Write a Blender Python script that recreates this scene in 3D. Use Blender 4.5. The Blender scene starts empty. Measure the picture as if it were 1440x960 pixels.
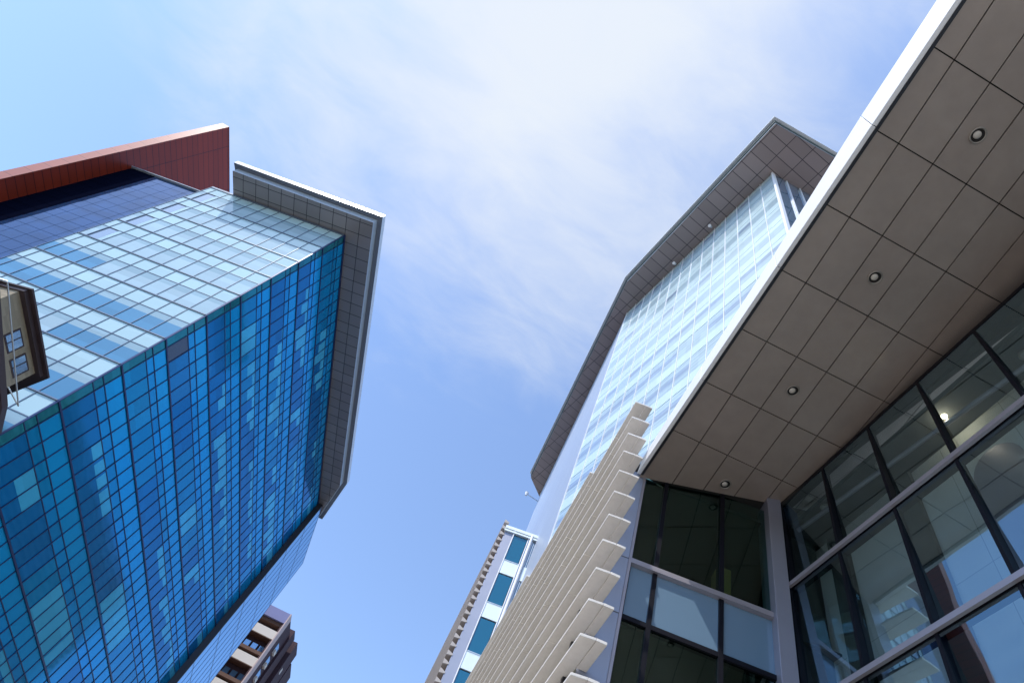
import bpy, math, random
from mathutils import Vector, Matrix
random.seed(7)
sc = bpy.context.scene
col = sc.collection
EYE = 1.6
V = Vector

# ------------------------------------------------------------------ materials
def newmat(name):
    m = bpy.data.materials.new(name); m.use_nodes = True
    nt = m.node_tree; b = nt.nodes['Principled BSDF']
    return m, nt, b
def N(nt, t, **kw):
    n = nt.nodes.new(t)
    for k, v in kw.items(): setattr(n, k, v)
    return n
def math_(nt, op, a, b=None, c=None):
    n = N(nt, 'ShaderNodeMath', operation=op)
    for i, x in enumerate((a, b, c)):
        if x is None: continue
        if isinstance(x, (int, float)): n.inputs[i].default_value = x
        else: nt.links.new(x, n.inputs[i])
    return n.outputs[0]
def axis(nt, vec):
    """dot product of world position with a fixed direction"""
    g = N(nt, 'ShaderNodeNewGeometry')
    d = N(nt, 'ShaderNodeVectorMath', operation='DOT_PRODUCT')
    nt.links.new(g.outputs['Position'], d.inputs[0]); d.inputs[1].default_value = vec
    return d.outputs['Value']
def rgb(c): return (c[0], c[1], c[2], 1)
def surf(name, c, rough=.5, metal=0, var=.08, nscale=.8, grime=0, bump=0, bscale=30, ior=1.5, stretch=(1,1,1)):
    """painted, stone or metal surface with soft tone variation and weathering"""
    m, nt, b = newmat(name)
    g = N(nt, 'ShaderNodeNewGeometry')
    mp = N(nt, 'ShaderNodeMapping'); mp.inputs['Scale'].default_value = stretch
    nt.links.new(g.outputs['Position'], mp.inputs['Vector'])
    n1 = N(nt, 'ShaderNodeTexNoise'); n1.inputs['Scale'].default_value = nscale; n1.inputs['Detail'].default_value = 6
    n1.inputs['Roughness'].default_value = .65
    nt.links.new(mp.outputs[0], n1.inputs['Vector'])
    hsv = N(nt, 'ShaderNodeHueSaturation'); hsv.inputs['Color'].default_value = rgb(c)
    v = math_(nt, 'MULTIPLY_ADD', n1.outputs['Fac'], 2*var, 1-var)
    if grime:
        n2 = N(nt, 'ShaderNodeTexNoise'); n2.inputs['Scale'].default_value = nscale*7; n2.inputs['Detail'].default_value = 8
        nt.links.new(mp.outputs[0], n2.inputs['Vector'])
        v = math_(nt, 'MULTIPLY', v, math_(nt, 'MULTIPLY_ADD', n2.outputs['Fac'], 2*grime, 1-grime))
    nt.links.new(v, hsv.inputs['Value']); nt.links.new(hsv.outputs[0], b.inputs['Base Color'])
    b.inputs['Metallic'].default_value = metal; b.inputs['IOR'].default_value = ior
    r = math_(nt, 'MULTIPLY_ADD', n1.outputs['Fac'], .25*rough, rough*.88)
    nt.links.new(r, b.inputs['Roughness'])
    if bump:
        n3 = N(nt, 'ShaderNodeTexNoise'); n3.inputs['Scale'].default_value = bscale; n3.inputs['Detail'].default_value = 5
        nt.links.new(g.outputs['Position'], n3.inputs['Vector'])
        bp = N(nt, 'ShaderNodeBump'); bp.inputs['Strength'].default_value = bump; bp.inputs['Distance'].default_value = .02
        nt.links.new(n3.outputs['Fac'], bp.inputs['Height']); nt.links.new(bp.outputs[0], b.inputs['Normal'])
    return m
def tiled(name, c, u, v, su, sv, ou=0, ov=0, lw=.05, lc=(.01,.01,.01), rough=.45, metal=0, var=.12, lw2=None, bump=0):
    """panelled cladding: dark joints on a grid along directions u and v, each panel a slightly different tone"""
    m, nt, b = newmat(name)
    a = math_(nt, 'DIVIDE', math_(nt, 'SUBTRACT', axis(nt, u), ou), su)
    d = math_(nt, 'DIVIDE', math_(nt, 'SUBTRACT', axis(nt, v), ov), sv)
    la = math_(nt, 'LESS_THAN', math_(nt, 'FRACT', a), lw/su)
    ld = math_(nt, 'LESS_THAN', math_(nt, 'FRACT', d), (lw2 or lw)/sv)
    line = math_(nt, 'MAXIMUM', la, ld)
    cb = N(nt, 'ShaderNodeCombineXYZ'); nt.links.new(math_(nt, 'FLOOR', a), cb.inputs[0]); nt.links.new(math_(nt, 'FLOOR', d), cb.inputs[1])
    wn = N(nt, 'ShaderNodeTexWhiteNoise'); nt.links.new(cb.outputs[0], wn.inputs['Vector'])
    hsv = N(nt, 'ShaderNodeHueSaturation'); hsv.inputs['Color'].default_value = rgb(c)
    g = N(nt, 'ShaderNodeNewGeometry'); n1 = N(nt, 'ShaderNodeTexNoise'); n1.inputs['Scale'].default_value = .35
    n1.inputs['Detail'].default_value = 5; nt.links.new(g.outputs['Position'], n1.inputs['Vector'])
    val = math_(nt, 'ADD', math_(nt, 'MULTIPLY_ADD', wn.outputs['Value'], var, 1-var/2), math_(nt, 'MULTIPLY_ADD', n1.outputs['Fac'], var, -var/2))
    nt.links.new(val, hsv.inputs['Value'])
    mx = N(nt, 'ShaderNodeMix', data_type='RGBA'); nt.links.new(line, mx.inputs['Factor'])
    nt.links.new(hsv.outputs[0], mx.inputs['A']); mx.inputs['B'].default_value = rgb(lc)
    nt.links.new(mx.outputs['Result'], b.inputs['Base Color'])
    b.inputs['Roughness'].default_value = rough; b.inputs['Metallic'].default_value = metal
    return m
def pane(name, c, metal=.7, rough=.03, ior=1.8, streak=None, var=.1, cell=None, wav=.004, tint=None, spec=None):
    """coated facade glass: coloured mirror over a darker inside; cell=(dir, size, zsize) gives each pane its own tone"""
    m, nt, b = newmat(name)
    hsv = N(nt, 'ShaderNodeHueSaturation'); hsv.inputs['Color'].default_value = rgb(c)
    g = N(nt, 'ShaderNodeNewGeometry')
    n1 = N(nt, 'ShaderNodeTexNoise'); n1.inputs['Scale'].default_value = .12; n1.inputs['Detail'].default_value = 4
    nt.links.new(g.outputs['Position'], n1.inputs['Vector'])
    val = math_(nt, 'MULTIPLY_ADD', n1.outputs['Fac'], 2*var, 1-var)
    if cell:
        u, su, sz = cell
        a = math_(nt, 'FLOOR', math_(nt, 'DIVIDE', axis(nt, u), su)); d = math_(nt, 'FLOOR', math_(nt, 'DIVIDE', axis(nt, (0,0,1)), sz))
        cb = N(nt, 'ShaderNodeCombineXYZ'); nt.links.new(a, cb.inputs[0]); nt.links.new(d, cb.inputs[1])
        wn = N(nt, 'ShaderNodeTexWhiteNoise'); nt.links.new(cb.outputs[0], wn.inputs['Vector'])
        val = math_(nt, 'MULTIPLY', val, math_(nt, 'MULTIPLY_ADD', wn.outputs['Value'], 2*var, 1-var))
    if streak:
        sz, amt = streak
        w = math_(nt, 'SINE', math_(nt, 'MULTIPLY', axis(nt, (0,0,1)), 6.2832/sz))
        val = math_(nt, 'MULTIPLY', val, math_(nt, 'MULTIPLY_ADD', w, amt, 1-amt*.5))
    nt.links.new(val, hsv.inputs['Value']); nt.links.new(hsv.outputs[0], b.inputs['Base Color'])
    b.inputs['Metallic'].default_value = metal; b.inputs['Roughness'].default_value = rough; b.inputs['IOR'].default_value = ior
    if tint: b.inputs['Specular Tint'].default_value = rgb(tint)
    if spec is not None: b.inputs['Specular IOR Level'].default_value = spec
    if wav:
        n2 = N(nt, 'ShaderNodeTexNoise'); n2.inputs['Scale'].default_value = .9; n2.inputs['Detail'].default_value = 1
        nt.links.new(g.outputs['Position'], n2.inputs['Vector'])
        bp = N(nt, 'ShaderNodeBump'); bp.inputs['Strength'].default_value = 1; bp.inputs['Distance'].default_value = wav
        nt.links.new(n2.outputs['Fac'], bp.inputs['Height']); nt.links.new(bp.outputs[0], b.inputs['Normal'])
    return m
def clear_glass(name, tint, refl=2.2, base=.05, gc=(.55,.84,1)):
    """see-through window glass with a strong reflection"""
    m, nt, b = newmat(name)
    out = nt.nodes['Material Output']; nt.nodes.remove(b)
    tr = N(nt, 'ShaderNodeBsdfTransparent'); tr.inputs[0].default_value = rgb(tint)
    gl = N(nt, 'ShaderNodeBsdfGlossy'); gl.inputs['Roughness'].default_value = .015; gl.inputs['Color'].default_value = rgb(gc)
    fr = N(nt, 'ShaderNodeFresnel'); fr.inputs['IOR'].default_value = refl
    g = N(nt, 'ShaderNodeNewGeometry')
    f = math_(nt, 'MULTIPLY', math_(nt, 'ADD', fr.outputs[0], base), math_(nt, 'SUBTRACT', 1.0, g.outputs['Backfacing']))
    n2 = N(nt, 'ShaderNodeTexNoise'); n2.inputs['Scale'].default_value = .7; n2.inputs['Detail'].default_value = 1
    nt.links.new(g.outputs['Position'], n2.inputs['Vector'])
    bp = N(nt, 'ShaderNodeBump'); bp.inputs['Strength'].default_value = 1; bp.inputs['Distance'].default_value = .004
    nt.links.new(n2.outputs['Fac'], bp.inputs['Height']); nt.links.new(bp.outputs[0], gl.inputs['Normal'])
    mx = N(nt, 'ShaderNodeMixShader'); nt.links.new(f, mx.inputs[0]); nt.links.new(tr.outputs[0], mx.inputs[1]); nt.links.new(gl.outputs[0], mx.inputs[2])
    nt.links.new(mx.outputs[0], out.inputs['Surface'])
    return m
def lamp_mat(name, c, s):
    m, nt, b = newmat(name); b.inputs['Base Color'].default_value = rgb(c)
    b.inputs['Emission Color'].default_value = rgb(c); b.inputs['Emission Strength'].default_value = s
    return m

def dirv(deg): a = math.radians(deg); return V((math.cos(a), math.sin(a), 0))
AZB = 74.76                      # blue face of the left tower runs along this
ub, ul = dirv(AZB), dirv(AZB+90)  # along blue face (away), along light face (to the left)
AZR = 97.2                       # long facade of the right tower
M = {}
M['core'] = surf('dark_core', (.012,.02,.035), .5)
M['mull_blue'] = surf('navy_mullion', (.012,.03,.11), .35, .3)
M['mull_light'] = surf('grey_mullion', (.13,.17,.24), .4, .3)
# blue face glass
cb_ = (tuple(ub), 1.417, 1.39)
M['b_span'] = pane('blue_spandrel_glass', (.0,.32,.68), .3, .12, tint=(.0,.66,1), var=.05, cell=cb_)
M['b_dark'] = pane('deep_blue_glass', (.0,.155,.41), .3, .06, tint=(.0,.66,1), var=.12, cell=cb_)
M['b_mid'] = pane('mid_blue_glass', (.0,.235,.50), .3, .06, tint=(.0,.66,1), var=.1, cell=cb_)
M['b_blind'] = pane('cyan_blind_glass', (.06,.43,.68), .2, .12, tint=(.0,.66,1), var=.1, cell=cb_)
M['b_strip'] = pane('blue_strip_glass', (.0,.27,.62), .3, .08, tint=(.0,.66,1), var=.16, cell=cb_)
M['b_teal'] = pane('teal_reflection_glass', (.02,.19,.24), .35, .05, tint=(.0,.66,1), var=.2, cell=cb_)  # corner column: teal reflection of stone buildings put into the pane colour
M['b_reflect'] = pane('corner_reflection_glass', (.0,.035,.09), .3, .06, var=.2)  # single pane with a neighbouring building's dark reflection painted in
M['b_slab'] = pane('light_blue_glass', (.06,.38,.72), .7, .06, var=.05, streak=(.42,.10))
cl_ = (tuple(ul), 1.574, 1.39)
M['l_span'] = pane('pale_spandrel_glass', (.42,.58,.63), .05, .07, ior=1.35, spec=.25, var=.06, cell=cl_)
M['l_pale'] = pane('pale_vision_glass', (.38,.51,.58), .05, .06, ior=1.4, spec=.25, var=.08, cell=cl_)
M['l_blue'] = pane('sky_vision_glass', (.08,.24,.38), .2, .2, spec=.3, var=.1, cell=cl_)
M['l_shade'] = pane('lavender_shade_glass', (.30,.43,.50), .05, .06, ior=1.4, spec=.25, var=.08, cell=cl_)
M['l_grey'] = pane('grey_vent_glass', (.30,.38,.46), .4, .15, var=.05)
M['n_blue'] = pane('navy_glass', (.018,.065,.17), .5, .04, var=.14, cell=cl_)
M['n_reflect'] = pane('dark_reflection_glass', (.003,.004,.012), .0, .3, var=.2, wav=0, spec=0)  # dark reflection in the recess, put into the glass colour
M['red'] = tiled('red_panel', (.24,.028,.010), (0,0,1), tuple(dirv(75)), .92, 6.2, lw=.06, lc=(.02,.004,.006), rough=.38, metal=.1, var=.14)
M['redlit'] = tiled('sunlit_red_panel', (.40,.12,.08), tuple(dirv(75)), (0,0,1), 60, 2.0, lw=.05, lc=(.12,.05,.04), rough=.45, var=.08)
M['sof_l'] = tiled('grey_roof_soffit', (.27,.25,.25), tuple(dirv(AZB)), tuple(ul), 1.42, 1.574, lw=.07, lc=(.03,.03,.035), rough=.4, metal=.3, var=.2)
M['sof_r'] = tiled('brown_roof_soffit', (.28,.225,.215), tuple(dirv(AZR)), tuple(dirv(AZR+90)), 1.35, 2.3, lw=.07, lc=(.04,.03,.035), rough=.45, metal=.2, var=.16)
M['white_metal'] = surf('white_metal', (.60,.63,.67), .35, .1, var=.03)
M['blue_metal'] = surf('pale_grey_metal', (.42,.48,.55), .35, .3, var=.03)
M['mid_metal'] = surf('mid_grey_metal', (.16,.18,.22), .4, .3)
M['dark_metal'] = surf('dark_metal', (.035,.035,.042), .4, .4)
M['green_metal'] = surf('green_grey_metal', (.10,.13,.13), .4, .4)
# right tower
cr_ = (tuple(dirv(AZR)), 1.6, 1.39)
M['r_white'] = pane('white_frit_glass', (.62,.78,.82), .15, .18, var=.05, cell=cr_)
M['r_frit'] = pane('pale_frit_glass', (.47,.62,.70), .2, .12, streak=(.55,.10), var=.07, cell=cr_)
M['r_blue'] = pane('lavender_vision_glass', (.34,.45,.60), .3, .08, streak=(.55,.08), var=.12, cell=cr_)
M['r_side'] = pane('blue_mirror_glass', (.16,.32,.50), .55, .03, streak=(.55,.25), var=.06)
M['r_mull'] = surf('white_mullion', (.80,.80,.83), .4, 0, var=.02)
M['lilac'] = tiled('lilac_ribbed_metal', (.52,.58,.68), tuple(dirv(78.7)), (0,0,1), .5, 4.17, lw=.10, lc=(.40,.46,.62), rough=.4, metal=.15, var=.06)
# podium
M['stone'] = surf('cream_stone_louver', (.66,.62,.58), .7, 0, var=.08, nscale=1.2, grime=.10, bump=.35, bscale=22)
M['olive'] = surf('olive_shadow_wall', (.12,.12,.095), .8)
M['lil_panel'] = surf('lilac_grey_panel', (.28,.30,.38), .4, .25, var=.05)
M['canopy'] = surf('bronze_metal_panel', (.385,.312,.268), .36, .35, var=.2, nscale=.5, grime=.10, bump=.12, bscale=3.0)
M['joint'] = surf('black_joint', (.012,.010,.009), .8)
M['fascia'] = surf('white_fascia_metal', (.80,.80,.82), .32, .05, var=.025, nscale=1.5)
M['steel'] = surf('pinkish_steel', (.34,.31,.34), .38, .5, var=.06, nscale=3)
M['pil'] = surf('grey_pilaster_metal', (.27,.27,.33), .42, .45, var=.08, nscale=1.6)
M['blackframe'] = surf('black_frame', (.004,.004,.008), .5, 0, ior=1.25)
M['glass'] = clear_glass('curtain_glass', (.74,.81,.84), 2.1, .08)
M['wing_glass'] = clear_glass('green_window_glass', (.50,.66,.62), 2.1, .02, (.42,.62,.58))
M['wing_span'] = pane('slate_blue_spandrel', (.17,.27,.38), .35, .16, var=.06, wav=.001)
M['room_wall'] = tiled('beige_interior_wall', (.60,.59,.54), (0,1,0), (0,0,1), 1.43, 2.72, lw=.012, lc=(.30,.30,.27), rough=.7, var=.06)
M['room_dark'] = surf('dark_interior', (.06,.06,.055), .8)
M['room_floor'] = surf('interior_floor', (.35,.34,.3), .6)
M['wood'] = surf('amber_wood', (.65,.30,.06), .5)
M['lamp_body'] = surf('lamp_ring', (.34,.30,.26), .35, .5)
M['bulb'] = surf('frosted_lens', (.50,.46,.41), .4)
M['warm'] = lamp_mat('warm_lamp', (1,.80,.50), 5)
# far wing
M['far_stone'] = surf('far_cream_louver', (.46,.41,.38), .8, 0, var=.06)
M['far_white'] = surf('far_white_panel', (.66,.74,.78), .4, .1, var=.04)
M['far_glass'] = pane('petrol_glass', (.0,.12,.20), .3, .05, var=.12)
# brown block
M['br_dark'] = surf('brown_purple_brick', (.045,.018,.026), .8, 0, var=.15, grime=.15)
M['br_cream'] = surf('cream_balcony_front', (.62,.56,.50), .7)
M['br_under'] = surf('brown_balcony_soffit', (.12,.06,.04), .8)
M['br_blue'] = surf('blue_grey_parapet', (.16,.17,.34), .6)
M['br_glass'] = pane('block_window_glass', (.20,.34,.50), .6, .08)
M['br_line'] = surf('beige_trim', (.50,.38,.36), .7)
M['old_stone'] = tiled('buff_brick', (.28,.235,.17), tuple(dirv(75.5)), (0,0,1), .45, .15, lw=.012, lc=(.25,.21,.16), rough=.85, var=.25)
M['cornice'] = surf('dark_copper_cornice', (.045,.028,.032), .6, .2, var=.2, nscale=2)
M['pole'] = surf('galvanised_pole', (.50,.54,.55), .4, .6)
M['asphalt'] = surf('asphalt', (.05,.05,.052), .9, 0, var=.15, grime=.2)
M['paving'] = tiled('concrete_paving', (.52,.50,.46), (1,0,0), (0,1,0), .6, .6, lw=.01, lc=(.12,.12,.11), rough=.8, var=.12)
M['land'] = surf('city_ground', (.16,.16,.15), .9, 0, var=.2, nscale=.05)

# ------------------------------------------------------------------ geometry helpers
class Fr:
    """local frame of a wall: u along, n outward, z up (z measured from the eye level)"""
    def __init__(s, o, az, out):
        s.o = V((o[0], o[1], 0)); s.u = dirv(az); s.n = dirv(az+out)
    def p(s, u, n, z): return s.o + s.u*u + s.n*n + V((0,0,z))
class MB:
    def __init__(s): s.v = []; s.f = []; s.m = []; s.mats = []
    def mi(s, m):
        m = M[m] if isinstance(m, str) else m
        if m not in s.mats: s.mats.append(m)
        return s.mats.index(m)
    def poly(s, pts, m):
        b = len(s.v); s.v += [V(p) for p in pts]; s.f.append(tuple(range(b, b+len(pts)))); s.m.append(s.mi(m))
    def hexa(s, P, m, faces=None):
        P = [V(p) for p in P]; b = len(s.v); s.v += P
        flip = (P[1]-P[0]).cross(P[3]-P[0]).dot(P[4]-P[0]) < 0
        F = [(0,3,2,1),(4,5,6,7),(0,1,5,4),(1,2,6,5),(2,3,7,6),(3,0,4,7)]
        for i, f in enumerate(F):
            f = f[::-1] if flip else f
            s.f.append(tuple(b+k for k in f)); s.m.append(s.mi((faces or {}).get(i, m)))
    def box(s, fr, u0, u1, n0, n1, z0, z1, m, faces=None):
        P = [fr.p(u0,n0,z0), fr.p(u1,n0,z0), fr.p(u1,n1,z0), fr.p(u0,n1,z0), fr.p(u0,n0,z1), fr.p(u1,n0,z1), fr.p(u1,n1,z1), fr.p(u0,n1,z1)]
        s.hexa(P, m, faces); return s
    def prism(s, plan, z0, z1, m, mtop=None, mbot=None):
        """plan: list of (x,y); z0/z1 number or function(x,y)"""
        f0 = z0 if callable(z0) else (lambda x, y: z0); f1 = z1 if callable(z1) else (lambda x, y: z1)
        n = len(plan); b = len(s.v)
        ar = sum(plan[i][0]*plan[(i+1)%n][1]-plan[(i+1)%n][0]*plan[i][1] for i in range(n))
        if ar < 0: plan = plan[::-1]
        s.v += [V((x, y, f0(x,y))) for x, y in plan] + [V((x, y, f1(x,y))) for x, y in plan]
        s.f.append(tuple(b+i for i in range(n))[::-1]); s.m.append(s.mi(mbot or m))
        s.f.append(tuple(b+n+i for i in range(n))); s.m.append(s.mi(mtop or m))
        for i in range(n):
            j = (i+1) % n; s.f.append((b+i, b+j, b+n+j, b+n+i)); s.m.append(s.mi(m))
        return s
    def tube(s, a, b_, r0, r1, m, seg=12, caps=True):
        a, b_ = V(a), V(b_); d = (b_-a).normalized(); x = d.orthogonal().normalized(); y = d.cross(x)
        k = len(s.v)
        for c, r in ((a, r0), (b_, r1)):
            for i in range(seg):
                t = 2*math.pi*i/seg; s.v.append(c + x*(r*math.cos(t)) + y*(r*math.sin(t)))
        mi = s.mi(m)
        for i in range(seg):
            j = (i+1) % seg; s.f.append((k+i, k+j, k+seg+j, k+seg+i)); s.m.append(mi)
        if caps:
            s.f.append(tuple(k+i for i in range(seg))[::-1]); s.m.append(mi)
            s.f.append(tuple(k+seg+i for i in range(seg))); s.m.append(mi)
        return s
    def build(s, name, parent=None, bevel=0, smooth=False, **props):
        if not s.v: return None
        lo = V((min(v.x for v in s.v), min(v.y for v in s.v), min(v.z for v in s.v)))
        hi = V((max(v.x for v in s.v), max(v.y for v in s.v), max(v.z for v in s.v)))
        c = (lo+hi)/2
        if parent is None: c.z = lo.z
        me = bpy.data.meshes.new(name)
        me.from_pydata([tuple(v-c) for v in s.v], [], s.f)
        for m in s.mats: me.materials.append(m)
        me.polygons.foreach_set('material_index', s.m)
        if smooth: me.polygons.foreach_set('use_smooth', [True]*len(me.polygons))
        me.update()
        o = bpy.data.objects.new(name, me); col.objects.link(o)
        wl = c + V((0,0,EYE))
        if parent is not None:
            o.parent = parent; o.location = wl - WL[parent.name]
        else: o.location = wl
        WL[o.name] = wl
        if bevel:
            b = o.modifiers.new('edge', 'BEVEL'); b.width = bevel; b.segments = 2; b.limit_method = 'ANGLE'
        for k, v in props.items(): o[k] = v
        return o
WL = {}
def thing(name, x, y, label, cat, group=None, z=0):
    o = bpy.data.objects.new(name, None); col.objects.link(o); o.location = (x, y, z); WL[o.name] = V((x, y, z))
    o['label'] = label; o['category'] = cat
    if group: o['group'] = group
    return o

# ------------------------------------------------------------------ camera
R = ((.834589,-.465282,.294914), (.550873,.704915,-.446804), (0,.535358,.844625))
FPX = 872.502
camd = bpy.data.cameras.new('Camera'); cam = bpy.data.objects.new('Camera', camd); col.objects.link(cam)
mx = Matrix((R[0], tuple(-k for k in R[1]), tuple(-k for k in R[2]))).transposed().to_4x4()
mx.translation = (0, 0, EYE); cam.matrix_world = mx
camd.sensor_width = 36; camd.lens = FPX*36/1440; camd.clip_end = 6000; camd.clip_start = .05
sc.camera = cam
def size_seen(P):
    """rough share of the picture a quad takes, used only to choose which panes become parts of their own"""
    q = []
    for p in P:
        c = [sum(R[i][k]*p[k] for k in range(3)) for i in range(3)]
        if c[2] < .1: return 0
        q.append((720+FPX*c[0]/c[2], 480+FPX*c[1]/c[2]))
    cx = sum(a for a, b in q)/len(q); cy = sum(b for a, b in q)/len(q)
    if not (-10 < cx < 1450 and -10 < cy < 970): return 0
    return abs(sum(q[i][0]*q[(i+1)%len(q)][1]-q[(i+1)%len(q)][0]*q[i][1] for i in range(len(q))))/2
def emit_cells(cells, name, parent):
    """cells: list of (score, MB). The 100 that show largest become parts, the others one mesh"""
    cells.sort(key=lambda c: -c[0])
    rest = MB()
    for i, (s, mb) in enumerate(cells):
        if i < 99 and s > 0: mb.build(name, parent)
        else:
            b = len(rest.v); rest.v += mb.v; rest.f += [tuple(b+k for k in f) for f in mb.f]
            rest.m += [rest.mi(mb.mats[k]) for k in mb.m]
    if rest.v: rest.build(name, parent, kind='stuff')

# ------------------------------------------------------------------ ground
def sheet(name, x0, y0, x1, y1, z, m):
    mb = MB(); mb.poly([(x0,y0,z-EYE),(x1,y0,z-EYE),(x1,y1,z-EYE),(x0,y1,z-EYE)], m); return mb.build(name, kind='structure')
sheet('ground', -3000, -3000, 3000, 3000, 0, 'land')
sheet('road', -14, -200, -5, 260, .004, 'asphalt')
mb = MB(); mb.prism([(-5,-200),(60,-200),(60,260),(-5,260)], -EYE, -EYE+.13, 'paving'); mb.build('pavement', kind='structure')
mb = MB(); mb.prism([(-40,-200),(-14,-200),(-14,260),(-40,260)], -EYE, -EYE+.13, 'paving'); mb.build('pavement', kind='structure')

# ------------------------------------------------------------------ left tower
H = 56.0
CX, CY = -21.213, 35.907
T1 = thing('glass_tower', CX, CY, 'blue mirrored glass tower with grey roof overhang and tall red shaft', 'tower', 'glass towers')
LB = 41.56; LL = 16.5
fb = Fr((CX, CY), AZB, -90)        # blue face, n outward
fl = Fr((CX, CY), AZB+90, 90)      # light face
lev = [1,.9229,.8489,.7732,.6993,.6267,.5523,.4823,.3992,.3157,.2412,.1667,.0922,.0177]
lev = [l*H for l in lev] + [-EYE+.13]
mb = MB()
zc0 = -EYE+.1
plan = [fb.p(.2,-.25,0), fb.p(LB-.2,-.25,0), fb.p(LB-.2,-16.3,0), fb.p(.2,-16.3,0)]
mb.prism([(p.x,p.y) for p in plan], zc0, H-.02, 'core'); mb.build('core', T1)
# column positions on the blue face
bc = [0, .80]
while bc[-1] < LB-1.45: bc.append(bc[-1]+1.417)
bc[-1] = LB
lc = [0] + [1.574*i for i in range(1, 11)] + [LL]
rnd = random.Random(3)
vis, spn = [], []
blindband = {}
for i in range(len(lev)-1):
    zt, zb = lev[i], lev[i+1]; h = zt-zb
    if h < .5: continue
    za, zs = zt-.32*h, zt-.49*h
    mode = rnd.random()
    for k in range(len(bc)-1):
        u0, u1 = bc[k]+.03, bc[k+1]-.03
        P = [fb.p(u0,0,zs), fb.p(u1,0,zs), fb.p(u1,0,za), fb.p(u0,0,za)]
        mb = MB(); mb.box(fb, u0, u1, -.06, 0, za+.03, zt-.06, 'b_teal' if k == 0 else 'b_span'); spn.append((size_seen([fb.p(u0,0,za),fb.p(u1,0,za),fb.p(u1,0,zt),fb.p(u0,0,zt)]), mb))
        mb = MB()
        mb.box(fb, u0, u1, -.07, -.01, zs+.03, za-.03, 'b_teal' if k == 0 else ('b_strip' if (k//5+i) % 4 else 'b_mid'))
        # vision pane with a blind let down by its own amount; runs of like panes along a floor
        if k == 0: blindband[i] = 0; left = rnd.randint(2, 5); cur = 0
        if left <= 0:
            cur = 0 if cur > .1 and rnd.random() < .75 else rnd.choice([0,.35,.55,.95,1.0]); left = rnd.randint(2, 7) if cur else rnd.randint(1, 6)
        left -= 1
        if 0 <= i <= 9: blindband[i] = cur if rnd.random() < .85 else max(0, cur-.3)
        bl = blindband.get(i, 0)
        if i in (5,) and k < 12: bl = 0
        if bl and i <= 6 and k > 4: bl = min(1, bl*rnd.choice([1,1,.85,.6,.35]))
        if k == 0: bl = 0
        zv1, zv0 = zs-.03, zb+.07
        dk = 'b_teal' if k == 0 else ('b_reflect' if (k == 1 and i == 5) else ('b_dark' if (i+k//9) % 3 else 'b_mid'))
        if bl > .02:
            zm = zv1-(zv1-zv0)*bl
            if bl < .98: mb.box(fb, u0, u1, -.06, 0, zv0, zm, dk)
            inset = .0 if rnd.random() < .5 else .25*(u1-u0)*rnd.random()
            if inset > .05: mb.box(fb, u0, u0+inset, -.06, 0, zm, zv1, dk)
            mb.box(fb, u0+inset, u1, -.06, 0, zm, zv1, 'b_blind')
        else: mb.box(fb, u0, u1, -.06, 0, zv0, zv1, dk)
        vis.append((size_seen([fb.p(u0,0,zb),fb.p(u1,0,zb),fb.p(u1,0,za),fb.p(u0,0,za)]), mb))
    # light face
    zm = zt-.40*h
    for k in range(len(lc)-1):
        u0, u1 = lc[k]+.03, lc[k+1]-.03
        mb = MB(); mb.box(fl, u0, u1, -.06, 0, zm+.03, zt-.06, 'l_span')
        spn.append((size_seen([fl.p(u0,0,zm),fl.p(u1,0,zm),fl.p(u1,0,zt),fl.p(u0,0,zt)]), mb))
        mb = MB(); z1, z0 = zm-.03, zb+.07
        r = rnd.random()
        if i == 5 or i == 6 and (k < 4 or k > 8) or i == 7 and k not in (2, 3, 6) or i == 8: top, low = 'l_shade', 'l_blue'; cut = .30
        elif i == 4 and k > 6: top, low = 'l_shade', 'l_blue'; cut = .3
        else: top, low = 'l_shade', 'l_pale'; cut = rnd.choice([.25,.3,.35])
        zc = z1-(z1-z0)*cut
        if i < 4 and k >= 9 and k % 2 == 1:
            mb.box(fl, u0, u0+.45, -.06, 0, z0, z1, 'l_span'); mb.box(fl, u0+.5, u1, -.09, -.03, z0, z1, 'l_grey')
        else:
            mb.box(fl, u0, u1, -.06, 0, zc, z1, top); mb.box(fl, u0, u1, -.06, 0, z0, zc, low)
        vis.append((size_seen([fl.p(u0,0,z0),fl.p(u1,0,z0),fl.p(u1,0,z1),fl.p(u0,0,z1)]), mb))
emit_cells(vis, 'window', T1); emit_cells(spn, 'spandrel_panel', T1)
for k, u in enumerate(bc): MB().box(fb, u-.028, u+.028, -.1, .05, lev[-1], H-.01, 'mull_blue').build('mullion', T1)
for k, u in enumerate(lc[1:]): MB().box(fl, u-.028, u+.028, -.1, .05, lev[-1], H-.01, 'mull_light').build('mullion', T1)
for i, z in enumerate(lev[:-1]):
    MB().box(fb, 0, LB, -.1, .08, z-.10 if i else z-.3, z+.02 if i else z, 'mull_blue').build('transom', T1)
    MB().box(fl, .06, LL, -.1, .08, z-.08 if i else z-.3, z+.02 if i else z, 'mull_light').build('transom', T1)
    if i < len(lev)-2:
        h = z-lev[i+1]
        MB().box(fb, 0, LB, -.1, .03, z-.32*h-.03, z-.32*h+.03, 'mull_blue').box(fb, 0, LB, -.1, .03, z-.49*h-.03, z-.49*h+.03, 'mull_blue').build('transom', T1)
        MB().box(fl, .06, LL, -.1, .03, z-.4*h-.03, z-.4*h+.03, 'mull_light').build('transom', T1)
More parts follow.
